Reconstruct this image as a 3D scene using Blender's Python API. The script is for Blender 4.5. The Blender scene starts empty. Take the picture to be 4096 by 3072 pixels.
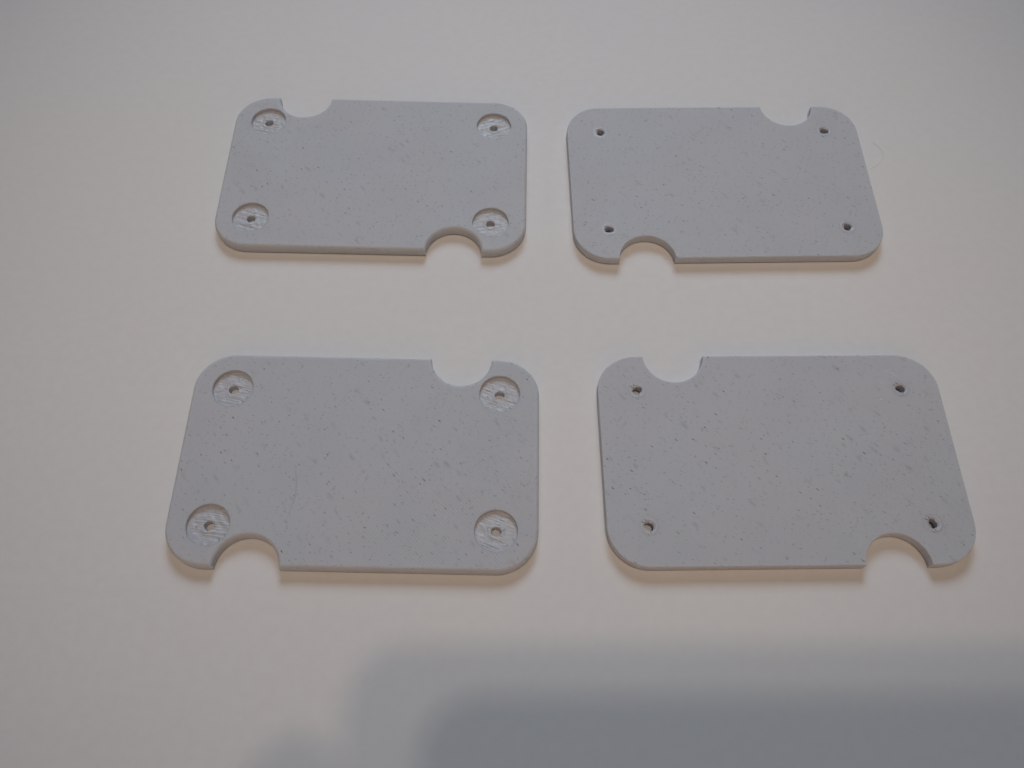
import bpy, bmesh, math, random
from mathutils import Vector, Matrix, noise
from mathutils.geometry import delaunay_2d_cdt

MM = 0.001
S = bpy.context.scene
C = S.collection

# ------------------------------------------------------------------ camera
TILT, ROLL = 0.47761038, 0.02906885
F = Vector((0, math.sin(TILT), -math.cos(TILT)))
U0 = Vector((0, math.cos(TILT), math.sin(TILT)))
R0 = Vector((1, 0, 0))
RX = math.cos(ROLL) * R0 + math.sin(ROLL) * U0
UP = -math.sin(ROLL) * R0 + math.cos(ROLL) * U0
LENS = Vector((0, 0, 185.097)) * MM
cam = bpy.data.cameras.new('camera')
cam.sensor_width = 36.0
cam.lens = 3524.1455 / 4096 * 36.0
cam.clip_start, cam.clip_end = 0.005, 50
cam_o = bpy.data.objects.new('camera', cam)
C.objects.link(cam_o)
m = Matrix((RX, UP, -F)).transposed().to_4x4()
m.translation = LENS
cam_o.matrix_world = m
S.camera = cam_o

# ------------------------------------------------------------------ room light, lamps, exposure
w = bpy.data.worlds.new('World')
S.world = w
w.use_nodes = True
bg = w.node_tree.nodes['Background']
bg.inputs[0].default_value = (1.0, 0.88, 0.82, 1)
bg.inputs[1].default_value = 0.038
S.view_settings.view_transform = 'Standard'
S.view_settings.look = 'None'
S.view_settings.exposure = 0.01
S.view_settings.gamma = 1


def aim(o, target):
    d = Vector(target) - o.location
    o.rotation_euler = d.to_track_quat('-Z', 'Y').to_euler()


def lamp(name, kind, loc, power, colour, target=(0, 0.11, 0), **kw):
    l = bpy.data.lights.new(name, kind)
    l.energy, l.color = power, colour
    for k, v in kw.items():
        setattr(l, k, v)
    o = bpy.data.objects.new(name, l)
    C.objects.link(o)
    o.location = loc
    aim(o, target)
    return o


# a broad cool window beyond the far side, and the two warm bulbs of a ceiling lamp
lamp('window_light', 'AREA', (0.0, 0.775, 0.57), 0.308, (0.63, 0.81, 1.0),
     shape='RECTANGLE', size=0.46, size_y=0.38, spread=math.radians(46))  # spread narrowed so the outer paper darkens like lens falloff
for loc, power, colour in (((0.112, -0.180, 1.70), 15.2, (1.0, 0.77, 0.58)),
                           ((-0.007, -0.108, 1.70), 14.2, (1.0, 0.83, 0.70))):
    lamp('ceiling_bulb', 'SPOT', loc, power, colour, (0, 0.155, 0), shadow_soft_size=0.032,
         spot_size=math.radians(16.6), spot_blend=1.0)  # soft narrow cones added to imitate lens vignetting toward the corners

# added warm fill behind the viewer, standing in for room bounce on near sides
lamp('room_bounce_fill', 'AREA', (0.0, -1.35, 0.70), 4.0, (1.0, 0.66, 0.44), shape='RECTANGLE', size=1.8, size_y=0.9)

# ------------------------------------------------------------------ material helpers
class NT:
    def __init__(self, name):
        self.m = bpy.data.materials.new(name)
        self.m.use_nodes = True
        self.t = self.m.node_tree
        self.b = self.t.nodes['Principled BSDF']

    def n(self, kind, **kw):
        nd = self.t.nodes.new(kind)
        for k, v in kw.items():
            if k.startswith('i_'):
                nd.inputs[k[2:].replace('_', ' ')].default_value = v
            else:
                setattr(nd, k, v)
        return nd

    def l(self, a, b):
        self.t.links.new(a, b)

    def math(self, op, a, b=None, c=None, clamp=False):
        nd = self.n('ShaderNodeMath', operation=op, use_clamp=clamp)
        for i, x in enumerate((a, b, c)):
            if x is None:
                continue
            if isinstance(x, (int, float)):
                nd.inputs[i].default_value = x
            else:
                self.l(x, nd.inputs[i])
        return nd.outputs[0]

    def mapr(self, x, a, b, c=0.0, d=1.0, smooth=True):
        nd = self.n('ShaderNodeMapRange', interpolation_type='SMOOTHSTEP' if smooth else 'LINEAR')
        self.l(x, nd.inputs[0])
        for i, q in enumerate((a, b, c, d)):
            nd.inputs[1 + i].default_value = q
        return nd.outputs[0]

    def mix(self, f, a, b, mode='MIX'):
        nd = self.n('ShaderNodeMix', data_type='RGBA', blend_type=mode)
        for i, x in ((0, f), (6, a), (7, b)):
            if isinstance(x, (int, float)):
                nd.inputs[i].default_value = x
            elif isinstance(x, tuple):
                nd.inputs[i].default_value = (*x, 1)
            else:
                self.l(x, nd.inputs[i])
        return nd.outputs[2]


def mat_paper():
    t = NT('white_paper')
    tc = t.n('ShaderNodeTexCoord')
    n1 = t.n('ShaderNodeTexNoise', i_Scale=9.0, i_Detail=2.0)
    n2 = t.n('ShaderNodeTexNoise', i_Scale=420.0, i_Detail=3.0)
    n3 = t.n('ShaderNodeTexNoise', i_Scale=26.0, i_Detail=1.0)
    for n in (n1, n2, n3):
        t.l(tc.outputs['Object'], n.inputs['Vector'])
    c = t.mix(t.mapr(n1.outputs['Fac'], .35, .65), (0.795, 0.785, 0.775), (0.805, 0.80, 0.80))
    c = t.mix(t.mapr(n3.outputs['Fac'], .4, .62, 0, .5), c, (0.785, 0.79, 0.80))
    c = t.mix(t.mapr(n2.outputs['Fac'], .3, .7, 0, .5), c, (0.765, 0.755, 0.75))
    t.l(c, t.b.inputs['Base Color'])
    t.b.inputs['Roughness'].default_value = 0.75
    t.b.inputs['Specular IOR Level'].default_value = 0.25
    bp = t.n('ShaderNodeBump', i_Strength=0.12, i_Distance=0.00005)
    n4 = t.n('ShaderNodeTexNoise', i_Scale=900.0, i_Detail=4.0)
    t.l(tc.outputs['Object'], n4.inputs['Vector'])
    t.l(n4.outputs['Fac'], bp.inputs['Height'])
    t.l(bp.outputs[0], t.b.inputs['Normal'])
    return t.m


def flecks(t, vec, seed, angle, cell, length, keep, r0, r1):
    """elongated fibre flecks: one per kept cell, cell size in mm"""
    mp = t.n('ShaderNodeMapping', vector_type='POINT')
    rot = t.n('ShaderNodeMapping', vector_type='POINT')
    rot.inputs['Rotation'].default_value = (0, 0, angle)
    shear = t.n('ShaderNodeVectorMath', operation='MULTIPLY_ADD')
    sz = t.n('ShaderNodeSeparateXYZ')
    t.l(vec, sz.inputs[0])
    cz = t.n('ShaderNodeCombineXYZ')
    for k in range(2):
        t.l(sz.outputs[2], cz.inputs[k])
    t.l(cz.outputs[0], shear.inputs[0])
    shear.inputs[1].default_value = (1.9, 2.3, 0)
    t.l(vec, shear.inputs[2])
    t.l(shear.outputs[0], rot.inputs['Vector'])
    mp.inputs['Scale'].default_value = (1 / (MM * cell * length), 1 / (MM * cell), 1 / (MM * 4.0))
    mp.inputs['Location'].default_value = (seed * 3.71, seed * 1.93, seed * 0.77)
    t.l(rot.outputs[0], mp.inputs['Vector'])
    nz = t.n('ShaderNodeTexNoise', i_Scale=1.7, i_Detail=2.0)
    t.l(mp.outputs[0], nz.inputs['Vector'])
    add = t.n('ShaderNodeVectorMath', operation='MULTIPLY_ADD')
    t.l(nz.outputs['Color'], add.inputs[0])
    add.inputs[1].default_value = (.45, .45, 0)
    t.l(mp.outputs[0], add.inputs[2])
    vo = t.n('ShaderNodeTexVoronoi', voronoi_dimensions='2D', i_Scale=1.0, i_Randomness=1.0)
    t.l(add.outputs[0], vo.inputs['Vector'])
    sep = t.n('ShaderNodeSeparateColor')
    t.l(vo.outputs['Color'], sep.inputs[0])
    on = t.math('GREATER_THAN', sep.outputs[0], 1 - keep)
    rad = t.math('MULTIPLY_ADD', sep.outputs[1], r1 - r0, r0)
    q = t.math('DIVIDE', vo.outputs['Distance'], rad)
    msk = t.mapr(q, 0.15, 1.15, 1, 0)
    depth = t.math('MULTIPLY_ADD', t.math('POWER', sep.outputs[2], 2.2), .82, .18)
    return t.math('MULTIPLY', t.math('MULTIPLY', msk, on), depth)


def mat_plastic(name, seed, ang, spots, scratchy=False, line=1.0, scuffs=(), arc=None):
    """mottled grey printed plastic; spots = places (x, y, radius in mm) where the print lines stand out"""
    t = NT(name)
    tc = t.n('ShaderNodeTexCoord')
    vec = tc.outputs['Object']
    soft = t.n('ShaderNodeTexNoise', i_Scale=70.0, i_Detail=3.0)
    off = t.n('ShaderNodeMapping')
    off.inputs['Location'].default_value = (seed * .13, seed * .07, 0)
    t.l(vec, off.inputs['Vector'])
    t.l(off.outputs[0], soft.inputs['Vector'])
    big = t.n('ShaderNodeTexNoise', i_Scale=38.0, i_Detail=1.0)
    t.l(off.outputs[0], big.inputs['Vector'])
    c = t.mix(t.mapr(big.outputs['Fac'], .35, .65), (0.560, 0.585, 0.625), (0.570, 0.580, 0.618))
    c = t.mix(t.mapr(soft.outputs['Fac'], .42, .68, 0, .35), c, (0.530, 0.550, 0.590))
    f1 = flecks(t, vec, seed, ang, 0.85, 3.2, .22, .06, .20)
    f2 = flecks(t, vec, seed + 11, ang - .25, .52, 2.8, .36, .08, .27)
    f3 = flecks(t, vec, seed + 23, ang + .1, 1.9, 2.4, .30, .14, .34)
    f4 = flecks(t, vec, seed + 37, .12, .6, 2.6, .28, .07, .25)
    c = t.mix(t.math('MULTIPLY', f3, .26), c, (0.20, 0.22, 0.25))
    c = t.mix(t.math('MULTIPLY', f2, .65), c, (0.13, 0.145, 0.17))
    c = t.mix(t.math('MULTIPLY', f4, .55), c, (0.13, 0.145, 0.17))
    c = t.mix(t.math('MULTIPLY', f1, .92), c, (0.06, 0.065, 0.08))
    if arc:                         # a faint curved rub mark
        cx, cy, rr, hh = arc
        dv = t.n('ShaderNodeVectorMath', operation='SUBTRACT')
        t.l(vec, dv.inputs[0])
        dv.inputs[1].default_value = (cx * MM, cy * MM, T * MM)
        ln = t.n('ShaderNodeVectorMath', operation='LENGTH')
        t.l(dv.outputs[0], ln.inputs[0])
        dxy = t.n('ShaderNodeSeparateXYZ')
        t.l(dv.outputs[0], dxy.inputs[0])
        ka = t.mapr(t.math('ABSOLUTE', t.math('SUBTRACT', ln.outputs['Value'], rr * MM)), 0, .32 * MM, 1, 0)
        kb = t.mapr(t.math('ABSOLUTE', dxy.outputs[1]), hh * .4 * MM, hh * MM, 1, 0)
        kc = t.math('GREATER_THAN', dxy.outputs[0], 0.0)
        c = t.mix(t.math('MULTIPLY', t.math('MULTIPLY', ka, kb), t.math('MULTIPLY', kc, .34)), c, (.36, .35, .31))
    for (x, y, ln, wd, a) in scuffs:
        ms = t.n('ShaderNodeMapping', vector_type='TEXTURE')
        ms.inputs['Location'].default_value = (x * MM, y * MM, T * MM)
        ms.inputs['Rotation'].default_value = (0, 0, a)
        ms.inputs['Scale'].default_value = (ln * MM, wd * MM, 1)
        wn = t.n('ShaderNodeTexNoise', i_Scale=1800.0, i_Detail=2.0)
        t.l(vec, wn.inputs['Vector'])
        t.l(vec, ms.inputs['Vector'])
        vl = t.n('ShaderNodeVectorMath', operation='LENGTH')
        t.l(ms.outputs[0], vl.inputs[0])
        c = t.mix(t.math('MULTIPLY', t.mapr(vl.outputs['Value'], .3, 1, 1, 0), t.mapr(wn.outputs['Fac'], .35, .6, .2, .8)), c, (.85, .85, .87))
    t.l(c, t.b.inputs['Base Color'])
    t.b.inputs['Roughness'].default_value = 0.64 if not scratchy else 0.36
    t.b.inputs['Specular IOR Level'].default_value = 0.15 if not scratchy else 0.42
    t.b.inputs['Subsurface Weight'].default_value = 0.6
    t.b.inputs['Subsurface Radius'].default_value = (1.0, .95, .9)
    t.b.inputs['Subsurface Scale'].default_value = 0.0011
    # relief of the print lines
    rot = t.n('ShaderNodeMapping')
    rot.inputs['Rotation'].default_value = (0, 0, ang)
    t.l(vec, rot.inputs['Vector'])
    wob = t.n('ShaderNodeTexNoise', i_Scale=60.0, i_Detail=2.0)
    t.l(vec, wob.inputs['Vector'])
    sx = t.n('ShaderNodeSeparateXYZ')
    t.l(rot.outputs[0], sx.inputs[0])
    yy = t.math('MULTIPLY_ADD', wob.outputs['Fac'], 0.0012, sx.outputs[1])
    wave = t.math('SINE', t.math('MULTIPLY', yy, 2 * math.pi / (0.62 * MM)))
    msk = None
    for (x, y, r) in spots:
        vd = t.n('ShaderNodeVectorMath', operation='DISTANCE')
        t.l(vec, vd.inputs[0])
        vd.inputs[1].default_value = (x * MM, y * MM, 0)
        k = t.mapr(vd.outputs['Value'], r * .35 * MM, r * MM, 1, .06)
        msk = k if msk is None else t.math('MAXIMUM', msk, k)
    nb = t.n('ShaderNodeTexNoise', i_Scale=110.0, i_Detail=2.0)
    t.l(off.outputs[0], nb.inputs['Vector'])
    amp = t.mapr(nb.outputs['Fac'], .34, .60, .12, 1)
    h = t.math('MULTIPLY', wave, amp)
    if msk is not None:
        h = t.math('MULTIPLY', h, msk)
    # lines lie on the flat face only; the side shows its stacked layers
    pz = t.n('ShaderNodeSeparateXYZ')
    t.l(vec, pz.inputs[0])
    flat = t.math('GREATER_THAN', pz.outputs[2], (T - .04) * MM)
    layers = t.math('SINE', t.math('MULTIPLY', pz.outputs[2], 2 * math.pi / (0.24 * MM)))
    side = t.math('MULTIPLY', t.math('MULTIPLY', layers, .35), t.math('SUBTRACT', 1.0, flat))
    if not scratchy:
        h = t.math('MULTIPLY_ADD', h, flat, side)
    grain = t.n('ShaderNodeTexNoise', i_Scale=900.0, i_Detail=3.0)
    t.l(off.outputs[0], grain.inputs['Vector'])
    h = t.math('MULTIPLY_ADD', grain.outputs['Fac'], .35, h)
    bp = t.n('ShaderNodeBump', i_Strength=1.0, i_Distance=0.000025 * line)
    t.l(h, bp.inputs['Height'])
    t.l(bp.outputs[0], t.b.inputs['Normal'])
    return t.m


def simple(name, col, rough, metal=0.0):
    t = NT(name)
    tc = t.n('ShaderNodeTexCoord')
    n1 = t.n('ShaderNodeTexNoise', i_Scale=300.0, i_Detail=2.0)
    t.l(tc.outputs['Object'], n1.inputs['Vector'])
    c = t.mix(t.mapr(n1.outputs['Fac'], .3, .7), col, tuple(x * .85 for x in col))
    t.l(c, t.b.inputs['Base Color'])
    t.b.inputs['Roughness'].default_value = rough
    t.b.inputs['Metallic'].default_value = metal
    return t.m


# ------------------------------------------------------------------ object helpers
def link(name, bm, mat, parent=None, smooth=40, flat_caps=False):
    me = bpy.data.meshes.new(name)
    bm.normal_update()
    bm.to_mesh(me)
    bm.free()
    me.materials.append(mat)
    if smooth:
        me.shade_smooth()
        me.set_sharp_from_angle(angle=math.radians(smooth))
        if flat_caps:
            for pl in me.polygons:
                if abs(pl.normal.z) > .9995:
                    pl.use_smooth = False
    o = bpy.data.objects.new(name, me)
    C.objects.link(o)
    if parent:
        o.parent = parent
    return o


def empty(name, loc, label, cat, group=None):
    o = bpy.data.objects.new(name, None)
    o.empty_display_size = .01
    C.objects.link(o)
    o.location = loc
    o['label'] = label
    o['category'] = cat
    if group:
        o['group'] = group
    return o


# ------------------------------------------------------------------ the surface
bm = bmesh.new()
X0, X1, Y0, Y1 = -.6, .6, -.35, .75
vs = [bm.verts.new(p) for p in ((X0, Y0, 0), (X1, Y0, 0), (X1, Y1, 0), (X0, Y1, 0))]
bm.faces.new(vs)
r = bmesh.ops.extrude_face_region(bm, geom=bm.faces[:])
bmesh.ops.translate(bm, vec=(0, 0, -.02), verts=[v for v in r['geom'] if isinstance(v, bmesh.types.BMVert)])
bmesh.ops.recalc_face_normals(bm, faces=bm.faces)
table = link('tabletop', bm, mat_paper(), smooth=0)
table['kind'] = 'structure'

# ------------------------------------------------------------------ plates (dimensions in mm)
A, B, T = 40.0, 25.45, 3.0          # half length, half width, thickness
CR = 9.1                            # corner radius
NX, NY, NR = 21.67, 0.19, 7.08      # notch centre from the middle, beyond the edge, radius
HX, HY = 30.85, 16.4                # screw positions
PR, PD, HR = 4.62, 0.95, 1.12        # recess radius, recess depth, screw hole radius
FI = 0.85                           # rounding of the recessed face's rim


def outline(d, sx):
    """plate outline inset by d, notch at (sx, far) and (-sx, near); same point count for every d"""
    a, b, cr, nr = A - d, B - d, CR - d, NR + d
    half = []                       # from (+a side, middle) over the far edge to (-a side)

    def arc(cx, cy, rad, t0, t1, n):
        return [(cx + rad * math.cos(t0 + (t1 - t0) * i / n), cy + rad * math.sin(t0 + (t1 - t0) * i / n))
                for i in range(n + 1)]
    right = arc(a - cr, b - cr, cr, 0, math.pi / 2, 14)
    left = arc(-a + cr, b - cr, cr, math.pi / 2, math.pi, 14)
    cy = B + NY
    s = math.asin((cy - b) / nr)
    notch = arc(sx * NX, cy, nr, -s, -math.pi + s, 36)
    half = right + notch + left
    return half + [(-x, -y) for x, y in half]


def ring_strip(bm, r0, r1):
    n = len(r0)
    for i in range(n):
        j = (i + 1) % n
        bm.faces.new((r0[i], r0[j], r1[j], r1[i]))


def circle(cx, cy, rad, n, wob=0, rnd=None):
    ph = rnd.uniform(0, 6) if rnd else 0
    out = []
    for i in range(n):
        t = 2 * math.pi * i / n
        q = rad * (1 + wob * (math.sin(2 * t + ph) + .6 * math.sin(5 * t + 2 * ph)))
        out.append((cx + q * math.cos(t), cy + q * math.sin(t)))
    return out


def capped(bm, ring, holes, z, up):
    pts = [Vector((v.co.x / MM, v.co.y / MM)) for v in ring]
    base = list(ring)
    faces = [list(range(len(pts)))]
    edges = []
    loops = []
    for h in holes:
        k = len(pts)
        pts += [Vector(p) for p in h]
        nv = [bm.verts.new((p[0] * MM, p[1] * MM, z * MM)) for p in h]
        base += nv
        loops.append(nv)
        edges += [(k + i, k + (i + 1) % len(h)) for i in range(len(h))]
    n0 = len(ring)
    edges += [(i, (i + 1) % n0) for i in range(n0)]
    co, ed, fa, ov, _, _ = delaunay_2d_cdt(pts, edges, [], 0, 1e-6)

    def inside(p, poly):
        c = False
        for i in range(len(poly)):
            a, b = poly[i - 1], poly[i]
            if (a[1] > p[1]) != (b[1] > p[1]) and p[0] < (b[0] - a[0]) * (p[1] - a[1]) / (b[1] - a[1]) + a[0]:
                c = not c
        return c
    outer = [(p.x, p.y) for p in pts[:n0]]
    for f in fa:
        ids = [ov[i][0] for i in f]
        cx = sum(pts[i].x for i in ids) / 3
        cy = sum(pts[i].y for i in ids) / 3
        if not inside((cx, cy), outer) or any(inside((cx, cy), h) for h in holes):
            continue
        a, b, c = (pts[i] for i in ids)
        ccw = (b - a).cross(c - a) > 0
        vv = [base[i] for i in ids]
        if ccw != up:
            vv.reverse()
        bm.faces.new(vv)
    return loops


SCREWS = [(-HX, HY), (HX, HY), (-HX, -HY), (HX, -HY)]
NH = 40


def plate_body(sx, rnd, flipped):
    bm = bmesh.new()
    # a crisp edge on the plain face when it shows; lifted and undercut for a dark contact line where it lies on the paper
    prof = [(.26, 0), (.08, .08), (0, .26), (0, T - FI)] if flipped else [(.80, 0), (.45, .18), (.12, .40), (0, .58), (0, T - FI)]
    for k in range(1, 7):
        t = k / 6 * math.pi / 2
        prof.append((FI * (1 - math.cos(t)), T - FI + FI * math.sin(t)))
    rings = []
    for d, z in prof:
        rings.append([bm.verts.new((x * MM, y * MM, z * MM)) for x, y in outline(d, sx)])
    for r0, r1 in zip(rings, rings[1:]):
        ring_strip(bm, r0, r1)
    seeds = [rnd.random() for _ in SCREWS]
    tops = [circle(x, y, PR + .10, 64) for x, y in SCREWS]
    bots = [circle(x, y, HR + .18, NH) for x, y in SCREWS]
    capped(bm, rings[-1], tops, T, True)
    capped(bm, rings[0], bots, 0, False)
    bmesh.ops.recalc_face_normals(bm, faces=bm.faces)
    return bm


def recess(rnd, ang, lip_below=False):
    """the sunk screw seat: rounded rim, wall, rough printed floor, hole through the plate; origin on the lower face"""
    bm = bmesh.new()
    n = 128
    zf = T - PD
    o1, o2, o3 = rnd.uniform(0, 50), rnd.uniform(0, 50), rnd.uniform(0, 50)
    ca, sa = math.cos(ang), math.sin(ang)

    def ridge(x, y):
        u, v = x * ca + y * sa, -x * sa + y * ca
        a = noise.noise((u * .22 + o1, v * 3.6 + o2, o3))
        b = noise.noise((u * .18 + o2, v * 1.2 + o3, o1))
        c = noise.noise((u * .9 + o2, v * .9 + o3, o1 + 7))
        s = .5 + .5 * math.sin(v * 2 * math.pi / .55 + 2 * b + u * .1)
        gate = min(1, max(0, (c + .25) * 2.2))
        return .20 * max(a, -.2) + .05 * b + .09 * gate * s + .08 * c

    def ring(rad, zfun):
        out = []
        for i in range(n):
            t = 2 * math.pi * i / n
            x, y = rad * math.cos(t), rad * math.sin(t)
            out.append(bm.verts.new((x * MM, y * MM, zfun(x, y, t) * MM)))
        return out
    rings = [ring(PR + .10, lambda x, y, t: T), ring(PR + .03, lambda x, y, t: T - .035),
             ring(PR, lambda x, y, t: T - .12),
             ring(PR, lambda x, y, t: T - .5)]
    R = [PR - .02 * 0]
    k = 25
    wob = rnd.uniform(0, 6)

    def fl(x, y, t):
        q = math.hypot(x, y)
        e = min(1, (PR - q) / .5)
        lip = .16 * math.exp(-((q - HR - .35) / .35) ** 2) * (.6 + .5 * math.sin(2 * t + wob))
        return zf + ridge(x, y) * (.35 + .65 * e) + lip
    for i in range(k + 1):
        rad = PR + (HR - PR) * i / k
        rings.append(ring(rad, fl))
    w3 = rnd.uniform(0, 6)

    def bore(rad, z, amt):
        out = []
        for i in range(n):
            t = 2 * math.pi * i / n
            q = rad * (1 + amt * (math.sin(2 * t + w3) + .7 * math.sin(3 * t + wob) + .35 * math.sin(7 * t + 2 * w3) - .5))
            out.append(bm.verts.new((q * math.cos(t) * MM, q * math.sin(t) * MM, z * MM)))
        return out
    rings.append(bore(HR - .02, zf - .30, .05))
    rings.append(bore(HR - .05, 1.0, .10))
    rings.append(bore(HR - .04, .18, .09 if lip_below else .04))
    if lip_below:                   # a swollen ring round the hole on the plain face
        w2 = rnd.uniform(0, 6)
        k2 = rnd.uniform(.5, 1.2)
        for q, hgt in ((.06, .10), (.22, -.01), (.42, -.055), (.62, -.05), (.85, -.015), (1.05, .02)):
            rings.append(ring(HR + q, lambda x, y, t, q=q, hgt=hgt: hgt * (k2 if hgt < 0 else 1) * (1 + .5 * math.sin(t + w2))))
    else:
        rings.append(ring(HR + .18, lambda x, y, t: 0))
    for r0, r1 in zip(rings, rings[1:]):
        ring_strip(bm, r0, r1)
    bmesh.ops.recalc_face_normals(bm, faces=bm.faces)
    # make the normals face into the recess (the floor must look up)
    up = sum(f.normal.z * f.calc_area() for f in bm.faces)
    if up < 0:
        bmesh.ops.reverse_faces(bm, faces=bm.faces)
    return bm


def plate(label, pos, rotz, sx, flipped, seed, spots, ang, recess_angles, scuffs=(), arc=None):
    rnd = random.Random(seed)
    root = empty('cover_plate', (pos[0] * MM, pos[1] * MM, 0), label, 'plate', 'four grey plastic plates')
    bodymat = mat_plastic('mottled_grey_plastic', seed, ang, spots, scuffs=scuffs, arc=arc)
    seatmat = mat_plastic('scraped_grey_plastic', seed + 5, ang, [], scratchy=True, line=.12)
    # a plate lying on its recessed face: turned over about its long axis
    fl = Matrix.Rotation(math.pi, 4, 'X') if flipped else Matrix.Identity(4)
    lift = Matrix.Translation((0, 0, T * MM)) if flipped else Matrix.Identity(4)
    msx = -sx if flipped else sx      # turning over mirrors the far notch's side
    bm = plate_body(msx, rnd, flipped)
    bm.transform(lift @ fl)
    link('plate_body', bm, bodymat, root, flat_caps=True)
    for (x, y), ra in zip(SCREWS, recess_angles):
        yy = -y if flipped else y
        bm = recess(rnd, ra, flipped)
        if flipped:
            bm.transform(lift @ fl)
        o = link('screw_hole' if flipped else 'screw_recess', bm, seatmat, root, smooth=50)
        o.location = (x * MM, y * MM, 0)
    root.rotation_euler = (0, 0, rotz)
    return root


R = math.radians
plate('grey mottled plate with four round recesses, notched at its top left and bottom right corners',
      (-37.73, 156.99), .00887, -1, False, 3, [(-30, 10, 24)], R(42), [R(-8), R(20), R(-15), R(12)])
plate('grey mottled plate with plain face and four tiny holes, notched top right and bottom left',
      (53.80, 157.64), .0485, 1, True, 8, [(32, -18, 16)], R(40), [0, 1, 2, 3])
plate('grey mottled plate with four round recesses, notched at its top right and bottom left corners',
      (-33.50, 74.95), .00836, 1, False, 14, [(28, -8, 34)], R(46), [R(-12), R(-22), R(-6), R(-20)],
      arc=(-29.0, -8.3, 15.95, 7.0))
plate('grey mottled plate with plain face and four tiny holes, notched top left and bottom right',
      (60.59, 78.41), .0403, -1, True, 21, [(30, -14, 30)], R(44), [0, 1, 2, 3],
      [(26.9, 18.0, .9, .16, -.5), (30.0, 20.2, 1.3, .14, -.75), (28.6, 20.9, .6, .12, -.4), (25.6, 13.6, .45, .13, -.1)])


# ------------------------------------------------------------------ a fine hair on the paper
def tube(path, rad, n=6):
    bm = bmesh.new()
    rings = []
    for i, p in enumerate(path):
        p = Vector(p)
        d = (Vector(path[min(i + 1, len(path) - 1)]) - Vector(path[max(i - 1, 0)])).normalized()
        s = d.cross(Vector((0, 0, 1))).normalized()
        u = s.cross(d)
        rings.append([bm.verts.new((p + rad * (math.cos(2 * math.pi * k / n) * s + math.sin(2 * math.pi * k / n) * u)) * MM)
                      for k in range(n)])
    for r0, r1 in zip(rings, rings[1:]):
        ring_strip(bm, r0, r1)
    bm.faces.new(rings[0])
    bm.faces.new(list(reversed(rings[-1])))
    bmesh.ops.recalc_face_normals(bm, faces=bm.faces)
    return bm


key = [(98.2, 174.5), (99.9, 172.2), (100.3, 170.0), (99.4, 167.9), (97.6, 166.0), (95.5, 164.7)]
path = []
for i in range(len(key) - 1):
    p0, p1, p2, p3 = (Vector(key[max(0, min(len(key) - 1, i + k))]) for k in (-1, 0, 1, 2))
    for s in range(6):
        t = s / 6
        q = .5 * (2 * p1 + (p2 - p0) * t + (2 * p0 - 5 * p1 + 4 * p2 - p3) * t * t + (3 * p1 - p0 - 3 * p2 + p3) * t ** 3)
        path.append((q.x, q.y, .06))
hair = link('stray_hair', tube(path, .02), simple('pale_hair', (.60, .58, .55), .5))
hair['label'] = 'faint fine curved hair lying on the white paper right of the upper right plate'
hair['category'] = 'hair'

# ------------------------------------------------------------------ the phone taking the picture (behind the lens; casts the shadow)
def rounded_slab(cx, cy, hx, hy, rad, z0, z1, ez=.6, n=10):
    bm = bmesh.new()

    def loop(d, z):
        out = []
        for sx, sy, t0 in ((1, 1, 0), (-1, 1, .5), (-1, -1, 1), (1, -1, 1.5)):
            for i in range(n + 1):
                t = (t0 + .5 * i / n) * math.pi
                out.append(bm.verts.new(((cx + sx * (hx - rad) + (rad - d) * math.cos(t)) * MM,
                                         (cy + sy * (hy - rad) + (rad - d) * math.sin(t)) * MM, z * MM)))
        return out
    rs = [loop(ez, z0), loop(ez * .3, z0 + ez * .3), loop(0, z0 + ez), loop(0, z1 - ez), loop(ez * .3, z1 - ez * .3), loop(ez, z1)]
    for r0, r1 in zip(rs, rs[1:]):
        ring_strip(bm, r0, r1)
    bm.faces.new(rs[0])
    bm.faces.new(rs[-1])
    bmesh.ops.recalc_face_normals(bm, faces=bm.faces)
    return bm


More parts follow.
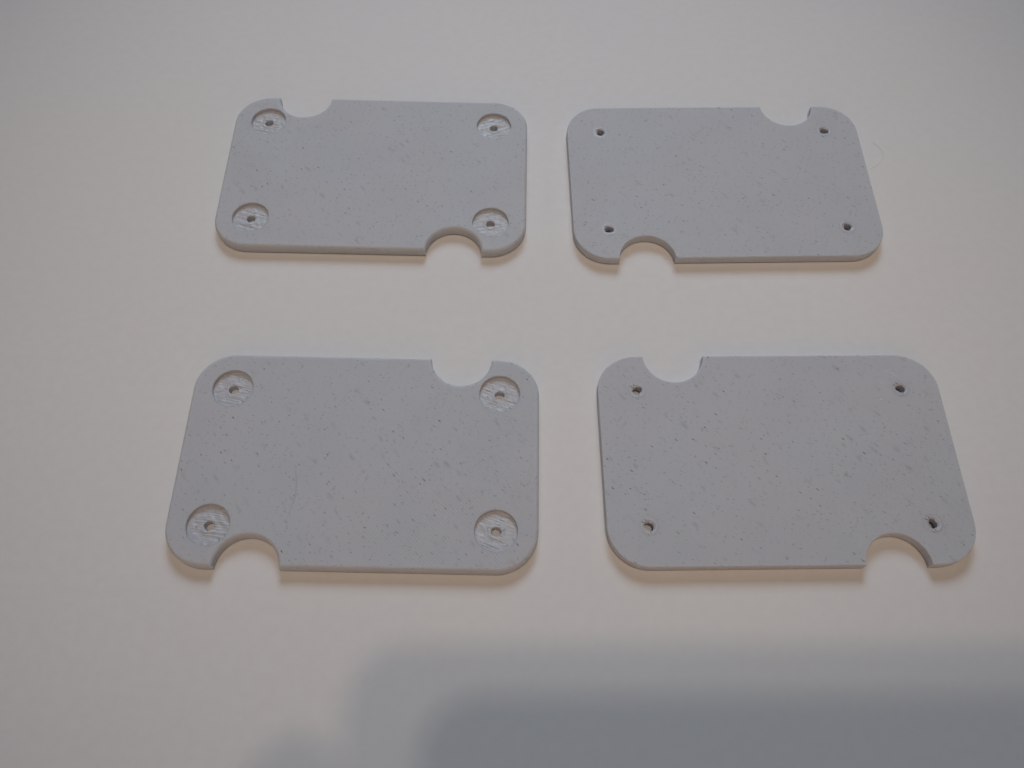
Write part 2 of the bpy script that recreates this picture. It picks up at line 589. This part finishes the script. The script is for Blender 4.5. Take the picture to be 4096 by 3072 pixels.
dark = simple('black_plastic', (.02, .02, .022), .35)
glass = simple('black_glass', (.01, .01, .012), .08)
phone = empty('phone', LENS, 'black phone held flat above the paper, casting the shadow at bottom right', 'phone')
phone.rotation_euler = cam_o.matrix_world.to_euler()
PX, PY = -15, 13.9                    # left and far rim from the lens
link('case', rounded_slab(PX + 75, PY - 37, 75, 37, 11, 3, 11, 1.5), dark, phone)
link('screen', rounded_slab(PX + 75, PY - 37, 72, 34.5, 7, 10.9, 11.3, .15), glass, phone)


# the hand that grips the phone's left end (behind the lens as well), one skinned body with five fingers
def skinned(name, chains, mat):
    me = bpy.data.meshes.new(name)
    vs, es, rs = [], [], []
    for ch in chains:
        last = None
        for item in ch:
            if isinstance(item, int):
                last = item
                continue
            x, y, z, r = item
            vs.append((x * MM, y * MM, z * MM))
            rs.append(r * MM)
            if last is not None:
                es.append((last, len(vs) - 1))
            last = len(vs) - 1
    me.from_pydata(vs, es, [])
    o = bpy.data.objects.new(name, me)
    C.objects.link(o)
    sk = o.modifiers.new('skin', 'SKIN')
    for i, v in enumerate(me.skin_vertices[0].data):
        v.radius = (rs[i], rs[i])
        v.use_root = i == 0
    sk.use_smooth_shade = True
    sub = o.modifiers.new('subsurf', 'SUBSURF')
    sub.levels = sub.render_levels = 2
    me.materials.append(mat)
    return o


hand = skinned('hand', [
    [(-118, -150, 30, 27), (-92, -118, 24, 25), (-68, -84, 18, 24), (-52, -60, 12, 21)],
    [3, (-41, -33, 8, 12), (-31, -20, 4, 10), (-22, -9, 5, 8.5), (-20, -4, 6, 7)],
    [3, (-42, -46, 4, 11), (-27, -40, -4, 9), (-10, -36, -6.5, 8), (6, -36, -5.5, 7)],
    [3, (-46, -58, 4, 11), (-29, -54, -4, 9), (-12, -51, -6.5, 8), (4, -50, -5.5, 7)],
    [3, (-52, -70, 6, 10), (-34, -68, -2, 8), (-18, -65, -5, 7), (-5, -63, -4.5, 6)],
    [2, (-58, -70, 30, 13), (-38, -60, 27, 10), (-20, -52, 22, 9), (-4, -46, 19, 8)],
], simple('skin', (.55, .36, .28), .55))
hand.location = LENS
hand.rotation_euler = cam_o.matrix_world.to_euler()
hand['label'] = 'hand gripping the phone, shading the paper at the left end of its shadow'
hand['category'] = 'hand'
